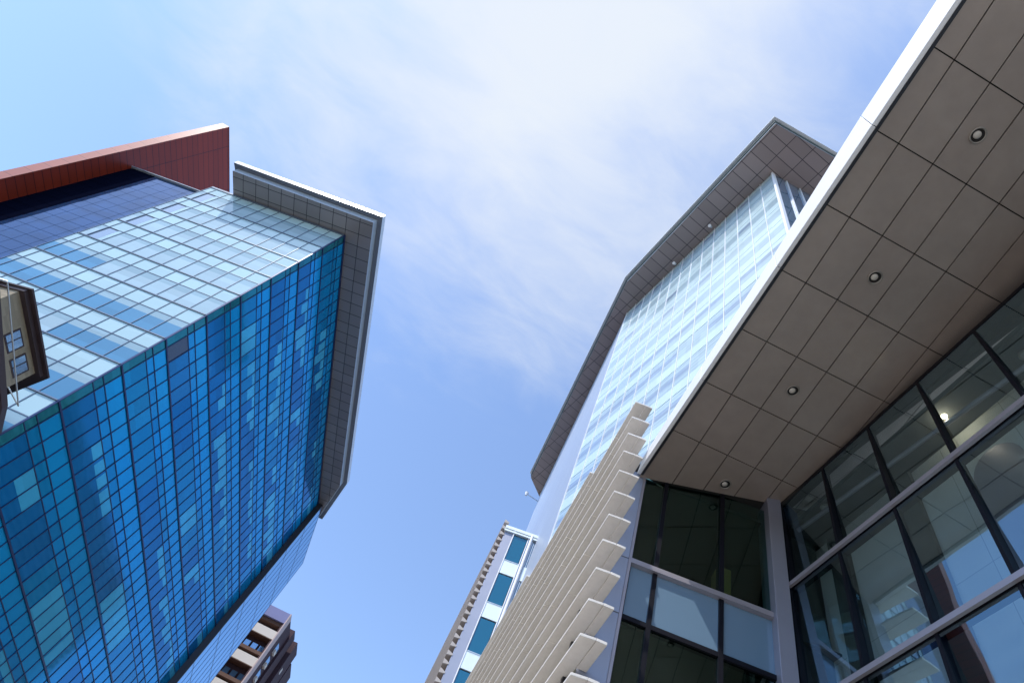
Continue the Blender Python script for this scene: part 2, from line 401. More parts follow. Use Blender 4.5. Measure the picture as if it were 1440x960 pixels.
# recessed wall left of the light face, and the return
frc = Fr((-39.0, 42.035), AZB+90, 90)
LR = 8.6
mb = MB(); plan = [frc.p(-1.2,-.2,0), frc.p(LR,-.2,0), frc.p(LR,-14,0), frc.p(-1.2,-14,0)]
mb.prism([(p.x,p.y) for p in plan], zc0, H-.04, 'core'); mb.build('core', T1)
mb = MB(); plan = [fl.p(LL-.1,-.05,0), fl.p(LL,-.05,0), fl.p(LL,-2.5,0), fl.p(LL-.1,-2.5,0)]
mb.prism([(p.x,p.y) for p in plan], zc0, H-.03, 'mull_light'); mb.build('return_wall', T1)
rl = list(lev)
rec = []
for i in range(len(rl)-1):
    zt, zb = rl[i], rl[i+1]; h = zt-zb
    if h < .5: continue
    for k in range(6):
        u0, u1 = -1.2+k*1.63, -1.2+(k+1)*1.63
        for (a, b) in ((0,.33),(.33,.66),(.66,1)):
            mat = 'n_reflect' if k >= 4 else 'n_blue'
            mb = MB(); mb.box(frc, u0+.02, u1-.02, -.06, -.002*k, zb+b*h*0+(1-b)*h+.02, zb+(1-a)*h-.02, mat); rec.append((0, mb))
emit_cells(rec, 'recess_window', T1)
MB().box(frc, -1.2, LR, -.1, .25, H-.02, H+.07, 'blue_metal').build('roof_trim', T1)
# red shaft
rp = V((-47.3, 44.1, 0)); fr_red = Fr((-47.8, 42.25), 74.8, -90)
ZR = 72.35
A = fr_red.p(0,0,0); Bq = V((-48.86, 42.36, 0)); Cq = fr_red.p(30,-1.4,0); D = fr_red.p(30,0,0)
mb = MB(); mb.prism([(A.x,A.y),(D.x,D.y),(Cq.x,Cq.y),(Bq.x,Bq.y)], zc0, ZR, 'red', 'dark_metal')
# narrow edge toward the street: sunlight put into its colour as a lighter red
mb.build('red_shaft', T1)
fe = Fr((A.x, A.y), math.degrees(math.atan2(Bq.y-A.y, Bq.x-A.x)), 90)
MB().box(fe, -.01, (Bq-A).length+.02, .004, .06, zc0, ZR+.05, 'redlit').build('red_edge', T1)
MB().box(fr_red, -.05, 30, -.01, .035, ZR-.02, ZR+.06, 'cornice').build('shaft_trim', T1)
# roof overhang: soffit tier and a wider upper tier
ov = [(-34.6,39.6), (-35.38,36.98), (-18.935,32.714), (-8.789,70.473), (-9.4,79.5), (-24,84)]
def offset(poly, d, idx):
    out = []
    n = len(poly)
    for i, p in enumerate(poly):
        a = V(poly[i-1]); b = V(p); c = V(poly[(i+1)%n])
        if i not in idx: out.append(p); continue
        e1 = (b-a).normalized(); e2 = (c-b).normalized()
        n1 = V((e1.y,-e1.x)); n2 = V((e2.y,-e2.x)); m = (n1+n2).normalized(); q = b+m*(d/max(.3, m.dot(n1))); out.append((q.x,q.y))
    return out
mb = MB(); mb.prism(ov, H+.012, H+.93, 'blue_metal', None, 'sof_l'); roof = mb.build('roof_overhang', T1)
ov2 = offset(ov, .55, {1,2,3,4}); mb = MB(); mb.prism(ov2, H+.93, H+1.62, 'white_metal', None, 'mid_metal'); mb.build('roof_fascia', roof)
ov3 = offset(ov, -.16, {1,2,3,4})
# dark gap and the projecting glass volume at the far end of the blue face
gp = Fr((-10.289, 76.005), AZB, -90)
MB().box(gp, 0.02, 1.7, -2.5, -1.5, zc0, H-.05, 'core').build('recess', T1)
s0 = V((-9.61, 75.53, 0)); s1 = V((-8.07, 89.9, 0)); azs = math.degrees(math.atan2(s1.y-s0.y, s1.x-s0.x))
fs = Fr((s0.x, s0.y), azs, -90); LS = (s1-s0).length
mb = MB(); mb.box(fs, .25, LS, -5, -.08, zc0, H-.3, 'core'); wingc = mb.build('side_volume', T1)
for i in range(len(lev)-1):
    zt, zb = lev[i], lev[i+1]
    if zt-zb < .5: continue
    MB().box(fs, .3, LS, -.08, 0, zb+.04, zt-.04 if i else H-.3, 'b_slab').build('glass_band', wingc)
    MB().box(fs, .3, LS+.02, -.08, .015, zt-.04 if i else H-.3, zt+.02 if i else H-.2, 'mull_blue').build('transom', wingc)
for k in range(9): MB().box(fs, .3+k*(LS-.3)/8-.02, .3+k*(LS-.3)/8+.02, -.05, .02, zc0, H-.32, 'mull_blue').build('mullion', wingc)
MB().box(fs, .12, .3, -.6, .05, zc0, H-.2, 'dark_metal').build('edge_fin', T1)

# ------------------------------------------------------------------ right tower
HR = 74.0
TX, TY = .1843*HR, .137*HR
T2 = thing('glass_tower', TX, TY, 'pale white and light blue glass tower with a brown roof overhang, rising behind the canopy', 'tower', 'glass towers')
LX, LY = .1405*HR, .4525*HR
azf = math.degrees(math.atan2(LY-TY, LX-TX)); LF = math.hypot(LX-TX, LY-TY)
ff = Fr((TX, TY), azf, 90)
fside = Fr((LX, LY), math.degrees(math.atan2(67.3-LY, 17.0-LX)), 90); LSd = math.hypot(67.3-LY, 17.0-LX)
frt = Fr((TX, TY), 176.4-180, -90)
plan = [ff.p(.3,-.3,0), ff.p(LF-.2,-.3,0), fside.p(LSd,-.3,0), V((38,66,0)), V((38,8.9,0))]
MB().prism([(p.x,p.y) for p in plan], zc0, HR-.02, 'core').build('core', T2)
nfl = 18; fh = .0565*HR
nc = 14; cw = LF/nc
vis, spn = [], []
for i in range(nfl):
    zt = HR-i*fh-.12*fh if i else HR; zb = HR-(i+1)*fh-.12*fh
    if zb < 0: break
    h = zt-zb
    for k in range(nc):
        u0, u1 = k*cw+.05, (k+1)*cw-.05
        mb = MB(); mb.box(ff, u0, u1, -.06, 0, zb+.04, zb+.34*h, 'r_white')
        spn.append((size_seen([ff.p(u0,0,zb),ff.p(u1,0,zb),ff.p(u1,0,zb+.34*h),ff.p(u0,0,zb+.34*h)]), mb))
        mb = MB(); zz = zb+.34*h
        up = zz+(zt-zz)*rnd.choice([.45,.5,.55])
        dark = 'r_blue' if rnd.random() < (.15 if i < 5 else .9) else 'r_frit'
        q1 = zz+(zt-zz)*.34; q2 = zz+(zt-zz)*.66
        mb.box(ff, u0, u1, -.07, -.01, zz+.04, q1, 'r_frit').box(ff, u0, u1, -.07, -.012, q1, q2, dark).box(ff, u0, u1, -.07, -.01, q2, zt-.03, 'r_white' if i < 6 else 'r_frit')
        vis.append((size_seen([ff.p(u0,0,zz),ff.p(u1,0,zz),ff.p(u1,0,zt),ff.p(u0,0,zt)]), mb))
    for k in range(12):
        u0, u1 = .06+k*1.62, .06+(k+1)*1.62-.08
        mb = MB(); mb.box(frt, u0, u1, -.06, 0, zb+.02, zt-.02, 'r_side'); vis.append((size_seen([frt.p(u0,0,zb),frt.p(u1,0,zb),frt.p(u1,0,zt),frt.p(u0,0,zt)]) if k < 4 else 0, mb))
emit_cells(vis, 'window', T2); emit_cells(spn, 'spandrel_panel', T2)
for k in range(1, nc): MB().box(ff, k*cw-.028, k*cw+.028, -.1, .06, 0, HR-.02, 'r_mull').build('mullion', T2)
MB().box(ff, -.12, .10, -.3, .12, 0, HR-.02, 'r_mull').build('corner_mullion', T2)
MB().box(ff, LF-.04, LF+.04, -.1, .06, 0, HR-.02, 'r_mull').build('corner_mullion', T2)
for k in range(1, 13): MB().box(frt, k*1.62+.0, k*1.62+.10, -.1, .16, 0, HR-.6, 'r_mull').build('mullion', T2)
MB().box(fside, .05, LSd, -.3, 0, 0, HR-.01, 'lilac').build('ribbed_wall', T2)
ovr = [(.143*HR,.0800*HR), (.238*HR*1.7,.0665*HR), (40,70), (17.9,69.0), (.193*HR,.894*HR), (.108*HR,.405*HR)]
ovr = ovr[::-1]
mb = MB(); mb.prism(ovr, HR+.01, HR+.45, 'blue_metal', None, 'sof_r'); roof2 = mb.build('roof_overhang', T2)
ar = sum(ovr[i][0]*ovr[(i+1)%6][1]-ovr[(i+1)%6][0]*ovr[i][1] for i in range(6))
base = ovr if ar > 0 else ovr[::-1]
mb = MB(); mb.prism(offset(base, .14, set(range(6))), HR+.45, HR+1.15, 'green_metal'); mb.build('roof_fascia', roof2)
mb = MB(); mb.prism(offset(base, .42, set(range(6))), HR+1.15, HR+1.38, 'white_metal'); mb.build('roof_edge', roof2)
for (x, y, g) in ((11.98,18.47,1),(11.38,24.49,1),(16.77,68.0,2)):
    mb = MB(); z = HR-.35 if g == 1 else HR-2.6
    if g == 1:
        mb.tube((x,y,HR+.02), (x,y,HR-.30), .04, .04, 'r_mull'); mb.tube((x-.28,y-.1,HR-.62), (x+.05,y,HR-.28), .20, .11, 'r_mull')
    else:
        mb.tube((x+.6,y-.9,z), (x-1.9,y-.9,z), .06, .06, 'blue_metal'); mb.tube((x-1.9,y-.9,z+.25), (x-1.9,y-.9,z-.35), .3, .16, 'r_mull')
    mb.build('floodlight', T2)

# ------------------------------------------------------------------ podium building (canopy, wing, curtain wall, louvers)
PD = thing('podium_building', 6.0, 8.5, 'low front building with brown panelled canopy, cream stone louvers and dark glass walls', 'building')
def sz(x, y): return 12.0+.220*x-.098*y          # slope of the canopy underside
g0 = (.232*12, -.097*12); gi = (.063*12, -.002*12); gk = (.019*12, .118*12)
def G(i, k): return (g0[0]+gi[0]*i+gk[0]*k, g0[1]+gi[1]*i+gk[1]*k)
def clip(poly, a, b):
    """keep the part of poly on the left of the line a->b"""
    out = []
    def sd(p): return (b[0]-a[0])*(p[1]-a[1])-(b[1]-a[1])*(p[0]-a[0])
    for i in range(len(poly)):
        p, q = poly[i], poly[(i+1)%len(poly)]; sp, sq = sd(p), sd(q)
        if sp >= 0: out.append(p)
        if sp*sq < 0:
            t = sp/(sp-sq); out.append((p[0]+(q[0]-p[0])*t, p[1]+(q[1]-p[1])*t))
    return out
FA, FB = (2.94,-1.85), (4.295,8.788)
azF = math.degrees(math.atan2(FB[1]-FA[1], FB[0]-FA[0])); fF = Fr(FB, azF, 90)   # n points outward (-x)
WU = dirv(162.7-180)                       # along the wing wall toward the right
WP = V((4.466, 8.864, 0))
def wp(u): p = WP+WU*u; return (p.x, p.y)
hd0, hd1 = (7.571,7.90), (7.66,-6.0)       # header line behind the curtain wall
def shrink(poly, d):
    n = len(poly); out = []
    for i in range(n):
        a, b, c = V(poly[i-1]), V(poly[i]), V(poly[(i+1)%n])
        e1, e2 = (b-a), (c-b)
        if e1.length < 1e-4 or e2.length < 1e-4: out.append(tuple(b)); continue
        e1.normalize(); e2.normalize(); n1 = V((-e1.y,e1.x)); n2 = V((-e2.y,e2.x)); m = n1+n2
        if m.length < .2: m = n1
        m.normalize(); out.append(tuple(b+m*(d/max(.35, m.dot(n1)))))
    return out
# canopy body: dark backing above the panels, closed at the fascia
pts = [fF.p(-15.5,-.03,0), fF.p(.0,-.03,0)]
bodyplan = [(fF.p(-17,-.05,0).x, fF.p(-17,-.05,0).y), (12.5,-8.5), (12.5,9.5), (FB[0]+.02, FB[1]+.03)]
mb = MB(); mb.prism(bodyplan, lambda x,y: sz(x,y)+.035, lambda x,y: sz(x,y)+.45, 'joint'); canopy = mb.build('canopy', PD)
prnd = random.Random(5)
for k in range(-6, 8):
    for i in range(0, 9):
        k1 = k+1 if k < 6 else 7.25
        if k == 7: continue
        lo = -1.5 if i == 0 else i
        q = [G(lo,k), G(i+1,k), G(i+1,k1), G(lo,k1)]
        fa = fF.p(-17,-.045,0); fbp = fF.p(3,-.045,0)
        q = clip(q, (fbp.x,fbp.y), (fa.x,fa.y)); 
        if len(q) < 3: continue
        q = clip(q, wp(8), wp(-3))
        if len(q) < 3: continue
        if max(p[0] for p in q) > 7.7+.05: q = clip(q, (9.2,-10), (9.2,10))
        if len(q) < 3 or max(p[1] for p in q)-min(p[1] for p in q) < .05: continue
        qs = shrink(q, .011)
        cx = sum(p[0] for p in qs)/len(qs); cy = sum(p[1] for p in qs)/len(qs)
        tx, ty = prnd.uniform(-.009,.009), prnd.uniform(-.005,.005)
        mb = MB(); low = lambda x,y: sz(x,y)+tx*(x-cx)+ty*(y-cy)
        # slightly pillowed metal tray: rim and a dished centre
        b0 = len(mb.v); inner = shrink(qs, .10) if len(qs) == 4 else None
        ar_ = sum(qs[a][0]*qs[(a+1)%len(qs)][1]-qs[(a+1)%len(qs)][0]*qs[a][1] for a in range(len(qs)))
        if ar_ < 0: qs = qs[::-1]
        if abs(ar_)/2 < .35:
            mb.prism(qs, low, lambda x,y: sz(x,y)+.03, 'canopy')
        else:
            rings = [[V((x,y,low(x,y))) for x, y in qs]]
            for d_, h_ in ((.06,.0022),(.18,.006),(.36,.009)):
                rg = []
                for x, y in qs:
                    v_ = V((cx-x, cy-y)); l_ = v_.length; f_ = min(.8, d_*1.9/max(l_,.01)); X_, Y_ = x+v_.x*f_, y+v_.y*f_; rg.append(V((X_,Y_,low(X_,Y_)+h_)))
                rings.append(rg)
            n_ = len(qs); b_ = len(mb.v)
            for rg in rings: mb.v += rg
            mi = mb.mi('canopy')
            for r_ in range(3):
                for a in range(n_):
                    c_ = (a+1)%n_; mb.f.append((b_+r_*n_+a, b_+(r_+1)*n_+a, b_+(r_+1)*n_+c_, b_+r_*n_+c_)); mb.m.append(mi)
            mb.f.append(tuple(b_+3*n_+a for a in range(n_))[::-1]); mb.m.append(mi)
            e_ = len(mb.v); mb.v += [v.copy() for v in rings[0]]
            t_ = len(mb.v); mb.v += [V((x,y,sz(x,y)+.03)) for x, y in qs]
            for a in range(n_):
                c_ = (a+1)%n_; mb.f.append((e_+a, e_+c_, t_+c_, t_+a)); mb.m.append(mi)
            mb.f.append(tuple(t_+a for a in range(n_))); mb.m.append(mi)
        pn = mb.build('soffit_panel', canopy)
        for pf in pn.data.polygons: pf.use_smooth = abs(pf.normal.z) > .8 and pf.normal.z < 0
for (cxp, i, k) in ((0,2.5,.5),(0,2.5,2.5),(0,2.5,4.5),(0,2.5,6.52),(0,2.5,-1.5),(0,5.5,-1.5)):
    x, y = G(i, k)
    z = sz(x, y)
    ax = V((.215,-.096,-.97)).normalized()*1.0
    nrm = V((.220,-.098,-1)).normalized()
    c = V((x,y,z))
    mb = MB(); seg = 28; X = nrm.orthogonal().normalized(); Y = nrm.cross(X)
    prof = [(.142,-.0),(.142,.014),(.128,.020),(.118,.012),(.112,-.004)]
    for r, h in prof:
        for s_ in range(seg):
            t = 2*math.pi*s_/seg; mb.v.append(c+nrm*(h+.002)+X*(r*math.cos(t))+Y*(r*math.sin(t)))
    mi = mb.mi('lamp_body')
    for j in range(len(prof)-1):
        for s_ in range(seg):
            s2 = (s_+1)%seg; mb.f.append((j*seg+s_, j*seg+s2, (j+1)*seg+s2, (j+1)*seg+s_)); mb.m.append(mi)
    dl = mb.build('downlight', PD, smooth=True)
    mb = MB(); mb.tube(c+nrm*.0045, c+nrm*.0065, .113, .113, 'joint', 28); mb.build('well', dl)
    mb = MB(); off = c+nrm*.006 - X*0 + V((-.02,0,0))
    for a in range(5):
        pr = [(.068,.007),(.066,.02),(.052,.034),(.030,.043),(.008,.046)]
    for j, (r, h) in enumerate(pr):
        for s_ in range(20):
            t = 2*math.pi*s_/20; mb.v.append(off+nrm*h+X*(r*math.cos(t))+Y*(r*math.sin(t)))
    mi = mb.mi('bulb')
    for j in range(4):
        for s_ in range(20):
            s2 = (s_+1)%20; mb.f.append((j*20+s_, j*20+s2, (j+1)*20+s2, (j+1)*20+s_)); mb.m.append(mi)
    mb.f.append(tuple(80+s_ for s_ in range(20))); mb.m.append(mi)
    mb.build('bulb', dl, smooth=True)
# white fascia in lengths, joints every second panel row
ks = [-9,-7,-5,-3,-1,1,3,5,7.2]
def fu(k):
    x, y = G(-.3, k); return (V((x,y,0))-fF.o).dot(fF.u)
us = [fu(k) for k in ks]; us[-1] = .02
for a, b in zip(us[:-1], us[1:]):
    mb = MB()
    P = []
    u0, u1 = a+.006, b-.006
    def zl(u, n): p = fF.p(u,n,0); return sz(p.x,p.y)-.012
    def top(u):
        ks_ = [(-20,14.6),(-10.7,13.93),(-8,13.66),(-5,13.02),(-1,12.72),(1,12.6)]
        for (a_, za_), (b_, zb_) in zip(ks_[:-1], ks_[1:]):
            if u <= b_: return za_+(zb_-za_)*(u-a_)/(b_-a_)
        return 12.8
    def quadz(u, n, t): return fF.p(u, n, t)
    e = .18 if b > -.1 else 0
    mb.hexa([quadz(u0,-.04,zl(u0,-.04)), quadz(u1,-.04,zl(u1,-.04)), quadz(u1,.05,zl(u1,.05)), quadz(u0,.05,zl(u0,.05)),
             quadz(u0,-.04,top(u0)), quadz(u1-e*1.2,-.04,top(u1)-e), quadz(u1-e*1.2,.05,top(u1)-e), quadz(u0,.05,top(u0))], 'fascia')
    mb.build('fascia_panel', canopy, bevel=.008)
# shadow line trim along the fascia foot
mb = MB()
def tz(u,n): p = fF.p(u,n,0); return sz(p.x,p.y)
mb.hexa([fF.p(-17,-.10,tz(-17,-.1)-.03), fF.p(0,-.10,tz(0,-.1)-.03), fF.p(0,-.043,tz(0,-.04)-.03), fF.p(-17,-.043,tz(-17,-.04)-.03),
         fF.p(-17,-.10,tz(-17,-.1)+.0), fF.p(0,-.10,tz(0,-.1)+.0), fF.p(0,-.043,tz(0,-.04)+.0), fF.p(-17,-.043,tz(-17,-.04)+.0)], 'dark_metal')
mb.build('fascia_trim', canopy)

# wing wall (faces the camera side)
fW = Fr((WP.x, WP.y), 162.7-180, -90)
ck = -.53                                       # building corner, left of the glazing
zt_, zs1, zs0 = 9.45, 9.40, 8.15
MB().box(fW, ck, .0, -.35, 0, 9.52, 12.25, 'lil_panel').build('wall_panel', PD, bevel=.006)
MB().box(fW, ck, .0, -.35, 0, 8.14, 9.50, 'lil_panel').build('wall_panel', PD, bevel=.006)
MB().box(fW, ck, .0, -.35, 0, 3.3, 8.12, 'lil_panel').build('wall_panel', PD, bevel=.006)
MB().box(fW, ck, .0, -.35, 0, zc0, 3.28, 'lil_panel').build('wall_panel', PD, bevel=.006)
MB().box(fW, ck, -.02, -.3, -.012, zc0, 12.6, 'joint').build('wall_backing', PD)
MB().box(fW, .0, .055, -.3, .03, zc0, 12.2, 'steel').build('window_post', PD)
cols = [.055, .58, 1.94, 3.0]
cuts = [(12.6, 9.52, 'wing_glass'), (9.40, 8.18, 'wing_span'), (8.08, 4.2, 'wing_glass'), (4.1, -1.3, 'wing_glass')]
for (z1, z0, m) in cuts:
    for a, b in zip(cols[:-1], cols[1:]):
        nm = 'window' if m == 'wing_glass' else 'spandrel_panel'
        MB().box(fW, a+.03, b-.03, -.10, -.075, z0, z1, m).build(nm, PD)
for c in cols[1:-1]: MB().box(fW, c-.045, c+.045, -.25, -.02, zc0, 12.6, 'blackframe').build('mullion', PD)
MB().box(fW, .055, 3.0, -.2, .04, 9.40, 9.52, 'steel').build('transom', PD)
MB().box(fW, .055, 3.0, -.2, -.03, 8.08, 8.18, 'blackframe').build('transom', PD)
MB().box(fW, .055, 3.0, -.2, -.03, 4.1, 4.2, 'blackframe').build('transom', PD)
# rooms behind the wing windows
rm = MB(); rm.box(fW, ck+.05, 4.6, -4.0, -3.9, zc0, 12.6, 'room_dark').box(fW, .05, 4.6, -3.9, -.26, 9.38, 9.43, 'room_dark').box(fW, .05, 4.6, -3.9, -.26, 8.17, 8.22, 'room_dark').box(fW, .05, 4.6, -3.9, -.26, 12.35, 12.45, 'room_dark').box(fW, 4.6, 4.7, -3.9, -.26, zc0, 12.6, 'room_dark')
rm.build('room', PD)
MB().box(fW, 2.05, 2.35, -1.0, -.6, 9.6, 10.85, 'wood').build('room_partition', PD)
# side wall behind the louvers
KX, KY = fW.p(ck, 0, 0).x, fW.p(ck, 0, 0).y
AZL = 80.7
fL = Fr((KX, KY), AZL, 90)
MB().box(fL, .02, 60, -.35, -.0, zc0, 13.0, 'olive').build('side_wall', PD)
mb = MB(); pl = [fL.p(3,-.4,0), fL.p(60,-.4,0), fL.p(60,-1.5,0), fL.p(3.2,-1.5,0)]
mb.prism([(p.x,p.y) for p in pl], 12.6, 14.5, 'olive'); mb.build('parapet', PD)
lr = random.Random(9)
for k in range(-4, 22):
    z = 13.80-.709*k
    if z < -1.0: break
    u0 = -.90
    if k == -1: u0 = 2.45
    if k == -2: u0 = 8.6
    if k < -2: continue
    cutsu = [u0]; step = 1.95; s = u0+step*((k*.37) % 1)+.6
    if u0 == -.90: s = max(s, .4)
    while s < 58: cutsu.append(s); s += step+lr.uniform(-.02,.02)
    cutsu.append(58)
    mb = MB()
    for a, b in zip(cutsu[:-1], cutsu[1:]):
        a2, b2 = a+(.006 if a > u0 else 0), b-.006
        d = lr.uniform(-.004,.004)
        # outer blade, tilted: outer lip lower; then the inner half where it oversails the corner
        def blade(ua, ub_, n0, n1, z00, z01, t, m='stone'):
            mb.hexa([fL.p(ua,n0,z00), fL.p(ub_,n0,z00), fL.p(ub_,n1,z01), fL.p(ua,n1,z01),
                     fL.p(ua,n0,z00+t), fL.p(ub_,n0,z00+t), fL.p(ub_,n1,z01+t), fL.p(ua,n1,z01+t)], m)
        blade(a2, b2, .02, .30, z+d, z-.05+d, .05)
        if a < .0:
            blade(a2, -.03, -.17, .012, z+.012+d, z+.0+d, .055)
    mb.build('louver', PD, bevel=.006)
for j in range(14):
    u = .35+j*4.2
    MB().box(fL, u-.04, u+.04, 0, .12, zc0, 13.7, 'dark_metal').build('louver_bracket', PD)

# pilaster between the wing and the curtain wall
MB().box(fW, 2.96, 3.28, -.45, .16, zc0, 13.2, 'pil').build('pilaster', PD, bevel=.01)
# curtain wall
fC = Fr((7.629, 7.83), 87.0-180, -90)     # u runs toward the camera side, n outward (-x)
muy = [0, 1.44, 2.87, 4.27, 5.70, 7.13, 8.56, 9.99, 11.4, 12.8]
ctz = [12.93, 10.32, 7.60, 4.88, 2.16, -1.3]
for a, b in zip(muy[:-1], muy[1:]):
    for zt, zb in zip(ctz[:-1], ctz[1:]):
        g = MB(); u0, u1, z0, z1 = a+.035, b-.035, zb+.05, zt-.05; t = .078*(z1-z0)/2.6      # panes lean out a little
        g.hexa([fC.p(u0,-.13-t,z0), fC.p(u1,-.13-t,z0), fC.p(u1,-.105-t,z0), fC.p(u0,-.105-t,z0), fC.p(u0,-.13+t,z1), fC.p(u1,-.13+t,z1), fC.p(u1,-.105+t,z1), fC.p(u0,-.105+t,z1)], 'glass')
        g.build('window', PD)
for i, u in enumerate(muy): MB().box(fC, u-.03, u+.03, -.17, -.012, zc0, 12.93, 'blackframe').build('mullion', PD)
for i, z in enumerate(ctz):
    if i == 0: MB().box(fC, 0, 12.8, -.24, -.02, z-.07, z+.03, 'blackframe').build('transom', PD)
    else:
        MB().box(fC, .04, 12.8, -.0, .06, z-.05, z+.05, 'steel').box(fC, .04, 12.8, -.2, -.02, z-.06, z+.06, 'blackframe').build('transom', PD)
mb = MB(); a = fC.p(0,-.3,0)
mb.prism([(7.60,7.9),(7.70,7.9),(7.95,-6),(7.85,-6)], 12.85, lambda x,y: sz(x,y)-.0, 'joint'); mb.build('header', PD)
# room behind the curtain wall
bx = Fr((8.80, 8.5), 86.5-180, -90)
mb = MB(); mb.box(bx, -1.0, 15, -.2, 0, zc0, 12.35, 'room_wall'); room = mb.build('back_wall', PD)
MB().box(fC, -.3, 13.2, -1.6, -.3, 12.36, 12.5, 'room_dark').build('ceiling', PD)
MB().box(bx, -.6, 15, .0, .95, -1.45, -1.4, 'room_floor').build('floor', PD)
MB().box(fC, -.40, -.28, -3.2, -.25, zc0, 12.6, 'room_dark').build('end_wall', PD)
MB().box(fC, 13.0, 13.2, -3.2, -.25, zc0, 12.6, 'room_wall').build('end_wall', PD)
for u in (.95, 2.95, 8.9): MB().box(bx, u, u+.5, .01, .12, -1.4, 12.35, 'room_dark').build('column', PD)
mb = MB()
u0, z0 = 4.55, 10.9
arch = [(u0,z0-2.2),(u0+1.0,z0-2.2)]+[(u0+.5+.5*math.cos(t), z0+.5*math.sin(t)) for t in [math.pi*j/12 for j in range(13)]]
f_ = [bx.p(u,.03,z) for u,z in arch]; g_ = [bx.p(u,.002,z) for u,z in arch]
n_ = len(arch); mb.v += f_+g_; mb.f.append(tuple(range(n_))); mb.m.append(mb.mi('steel'))
for j in range(n_): mb.f.append((j,(j+1)%n_,n_+(j+1)%n_,n_+j)); mb.m.append(0)
mb.build('arched_door', PD)
for yy in (6.9, 5.3, 1.9, .3):
    q = MB(); c = V((8.03,yy,12.36)); q.tube(c, c-V((0,0,.02)), .11, .11, 'lamp_body', 16); q.tube(c-V((0,0,.021)), c-V((0,0,.03)), .07, .06, 'bulb', 16); q.build('ceiling_light', PD)
q = MB(); q.tube((7.95,7.7,12.15), (8.25,-4.5,12.15), .05, .05, 'steel'); q.build('sprinkler_pipe', PD)
mb = MB(); c = V((8.03,3.67,12.36)); mb.tube(c, c-V((0,0,.05)), .06, .045, 'warm', 16); mb.build('ceiling_lamp', PD)

# ------------------------------------------------------------------ far louvered wing below the pale tower
FW = thing('louvered_wing', 8.93, 45.7, 'distant pale wing with petrol blue windows and toothed cream louvers, below the pale tower', 'building')
fw = Fr((.208*43, 1.062*43), -20, -90); HF = 43.0
fwl = Fr((fw.p(.66,0,0).x, fw.p(.66,0,0).y), 80.5, 90)
MB().box(fw, .7, 4.4, -20, -.15, zc0, HF-.1, 'core').build('core', FW)
MB().box(fw, .66, 1.55, -.12, 0, zc0, HF-.25, 'lil_panel').build('wall_panel', FW)
MB().box(fw, .55, 4.62, -1.2, .12, HF-.22, HF+.12, 'far_white').build('roof_trim', FW)
MB().box(fw, .55, 4.62, -.4, .18, HF-.6, HF-.42, 'far_white').build('roof_trim', FW)
z = HF-.75; fhh = 4.82
for i in range(9):
    zt = 42.3-i*fhh; zb = zt-3.1
    if zb < -1: break
    MB().box(fw, 1.62, 2.94, -.12, -.03, zb, zt, 'far_glass').build('window', FW)
    MB().box(fw, 1.58, 3.0, -.12, .03, zb-fhh+3.1+.12, zb-.12, 'far_white').build('spandrel_panel', FW)
    MB().box(fw, 1.58, 3.0, -.1, .06, zb-.12, zb-.04, 'blue_metal').build('window_sill', FW)
    vt = MB()
    for j in range(6): vt.box(fw, 3.62+j*.16, 3.70+j*.16, -.12, .0, zb-.1, zt-.1, 'blue_metal')
    vt.box(fw, 3.55, 4.6, -.2, -.12, zb-.1, zt-.1, 'l_blue'); vt.build('louvered_vent', FW)
    MB().box(fw, 3.55, 4.6, -.12, .02, zb-fhh+3.1+.02, zb-.12, 'far_white').build('spandrel_panel', FW)
MB().box(fw, 1.52, 1.60, -.1, .10, zc0, HF-.25, 'r_mull').build('post', FW)
MB().box(fw, 3.0, 3.08, -.1, .06, zc0, HF-.25, 'r_mull').build('post', FW)
mb = MB(); mb.tube(fw.p(3.3,.18,-1.4), fw.p(3.3,.18,HF-.2), .13, .13, 'r_mull', 14); mb.build('downpipe', FW)
MB().box(fw, 3.08, 3.55, -.12, -.02, zc0, HF-.25, 'blue_metal').build('wall_panel', FW)
for k in range(56):
    z = HF+.45-.78*k
    if z < -1: break
    mb = MB()
    mb.hexa([fwl.p(-.05,-.05,z), fwl.p(45,-.05,z), fwl.p(45,.42,z-.10), fwl.p(-.05,.42,z-.10), fwl.p(-.05,-.05,z+.12), fwl.p(45,-.05,z+.12), fwl.p(45,.42,z+.30), fwl.p(-.05,.42,z+.30)], 'far_stone')
    mb.build('louver', FW)
MB().box(fwl, .3, 45, -.3, -.06, zc0, HF-.3, 'far_stone').build('side_wall', FW)

# ------------------------------------------------------------------ brown apartment block
AB = thing('apartment_block', -6.5, 101, 'dark brown apartment block with cream and brown balcony bands, far behind the blue tower', 'apartment block')
HB = 54.0
fa_ = Fr((-5.40, 100.5), 167, 90)       # front, u to the left
fs_ = Fr((-5.40, 100.5), 75, -90)     # dark side
MB().box(fa_, .05, 14, -14, -1.6, zc0, HB-.2, 'br_dark').build('wall', AB)
MB().box(fa_, 0.05, 14, -1.6, .02, HB-1.75, HB, 'br_blue').build('parapet', AB)
MB().box(fa_, .0, 14, -1.6, -.4, HB-2.3, HB-1.8, 'br_under').build('balcony_slab', AB)
i = 0; z = HB-3.2
while z > 0:
    if i % 2 == 0:
        MB().box(fa_, .12, 14, -1.6, -.05, z-1.5, z-.15, 'br_cream', {0:'br_under'}).box(fa_, .12, 14, -1.6, -.06, z-1.62, z-1.503, 'br_under').build('balcony', AB)
    else:
        w = MB()
        for j in range(6): w.box(fa_, .6+j*1.25, 1.5+j*1.25, -1.45, -1.3, z-1.3, z-.1, 'br_glass')
        w.build('window_band', AB)
        MB().box(fa_, .12, 14, -1.6, -.10, z-2.0, z-1.5, 'br_under').build('balcony', AB)
    z -= 2.35; i += 1
MB().box(fa_, -.06, .12, -1.6, .12, zc0, HB+.02, 'br_line').build('corner_trim', AB)
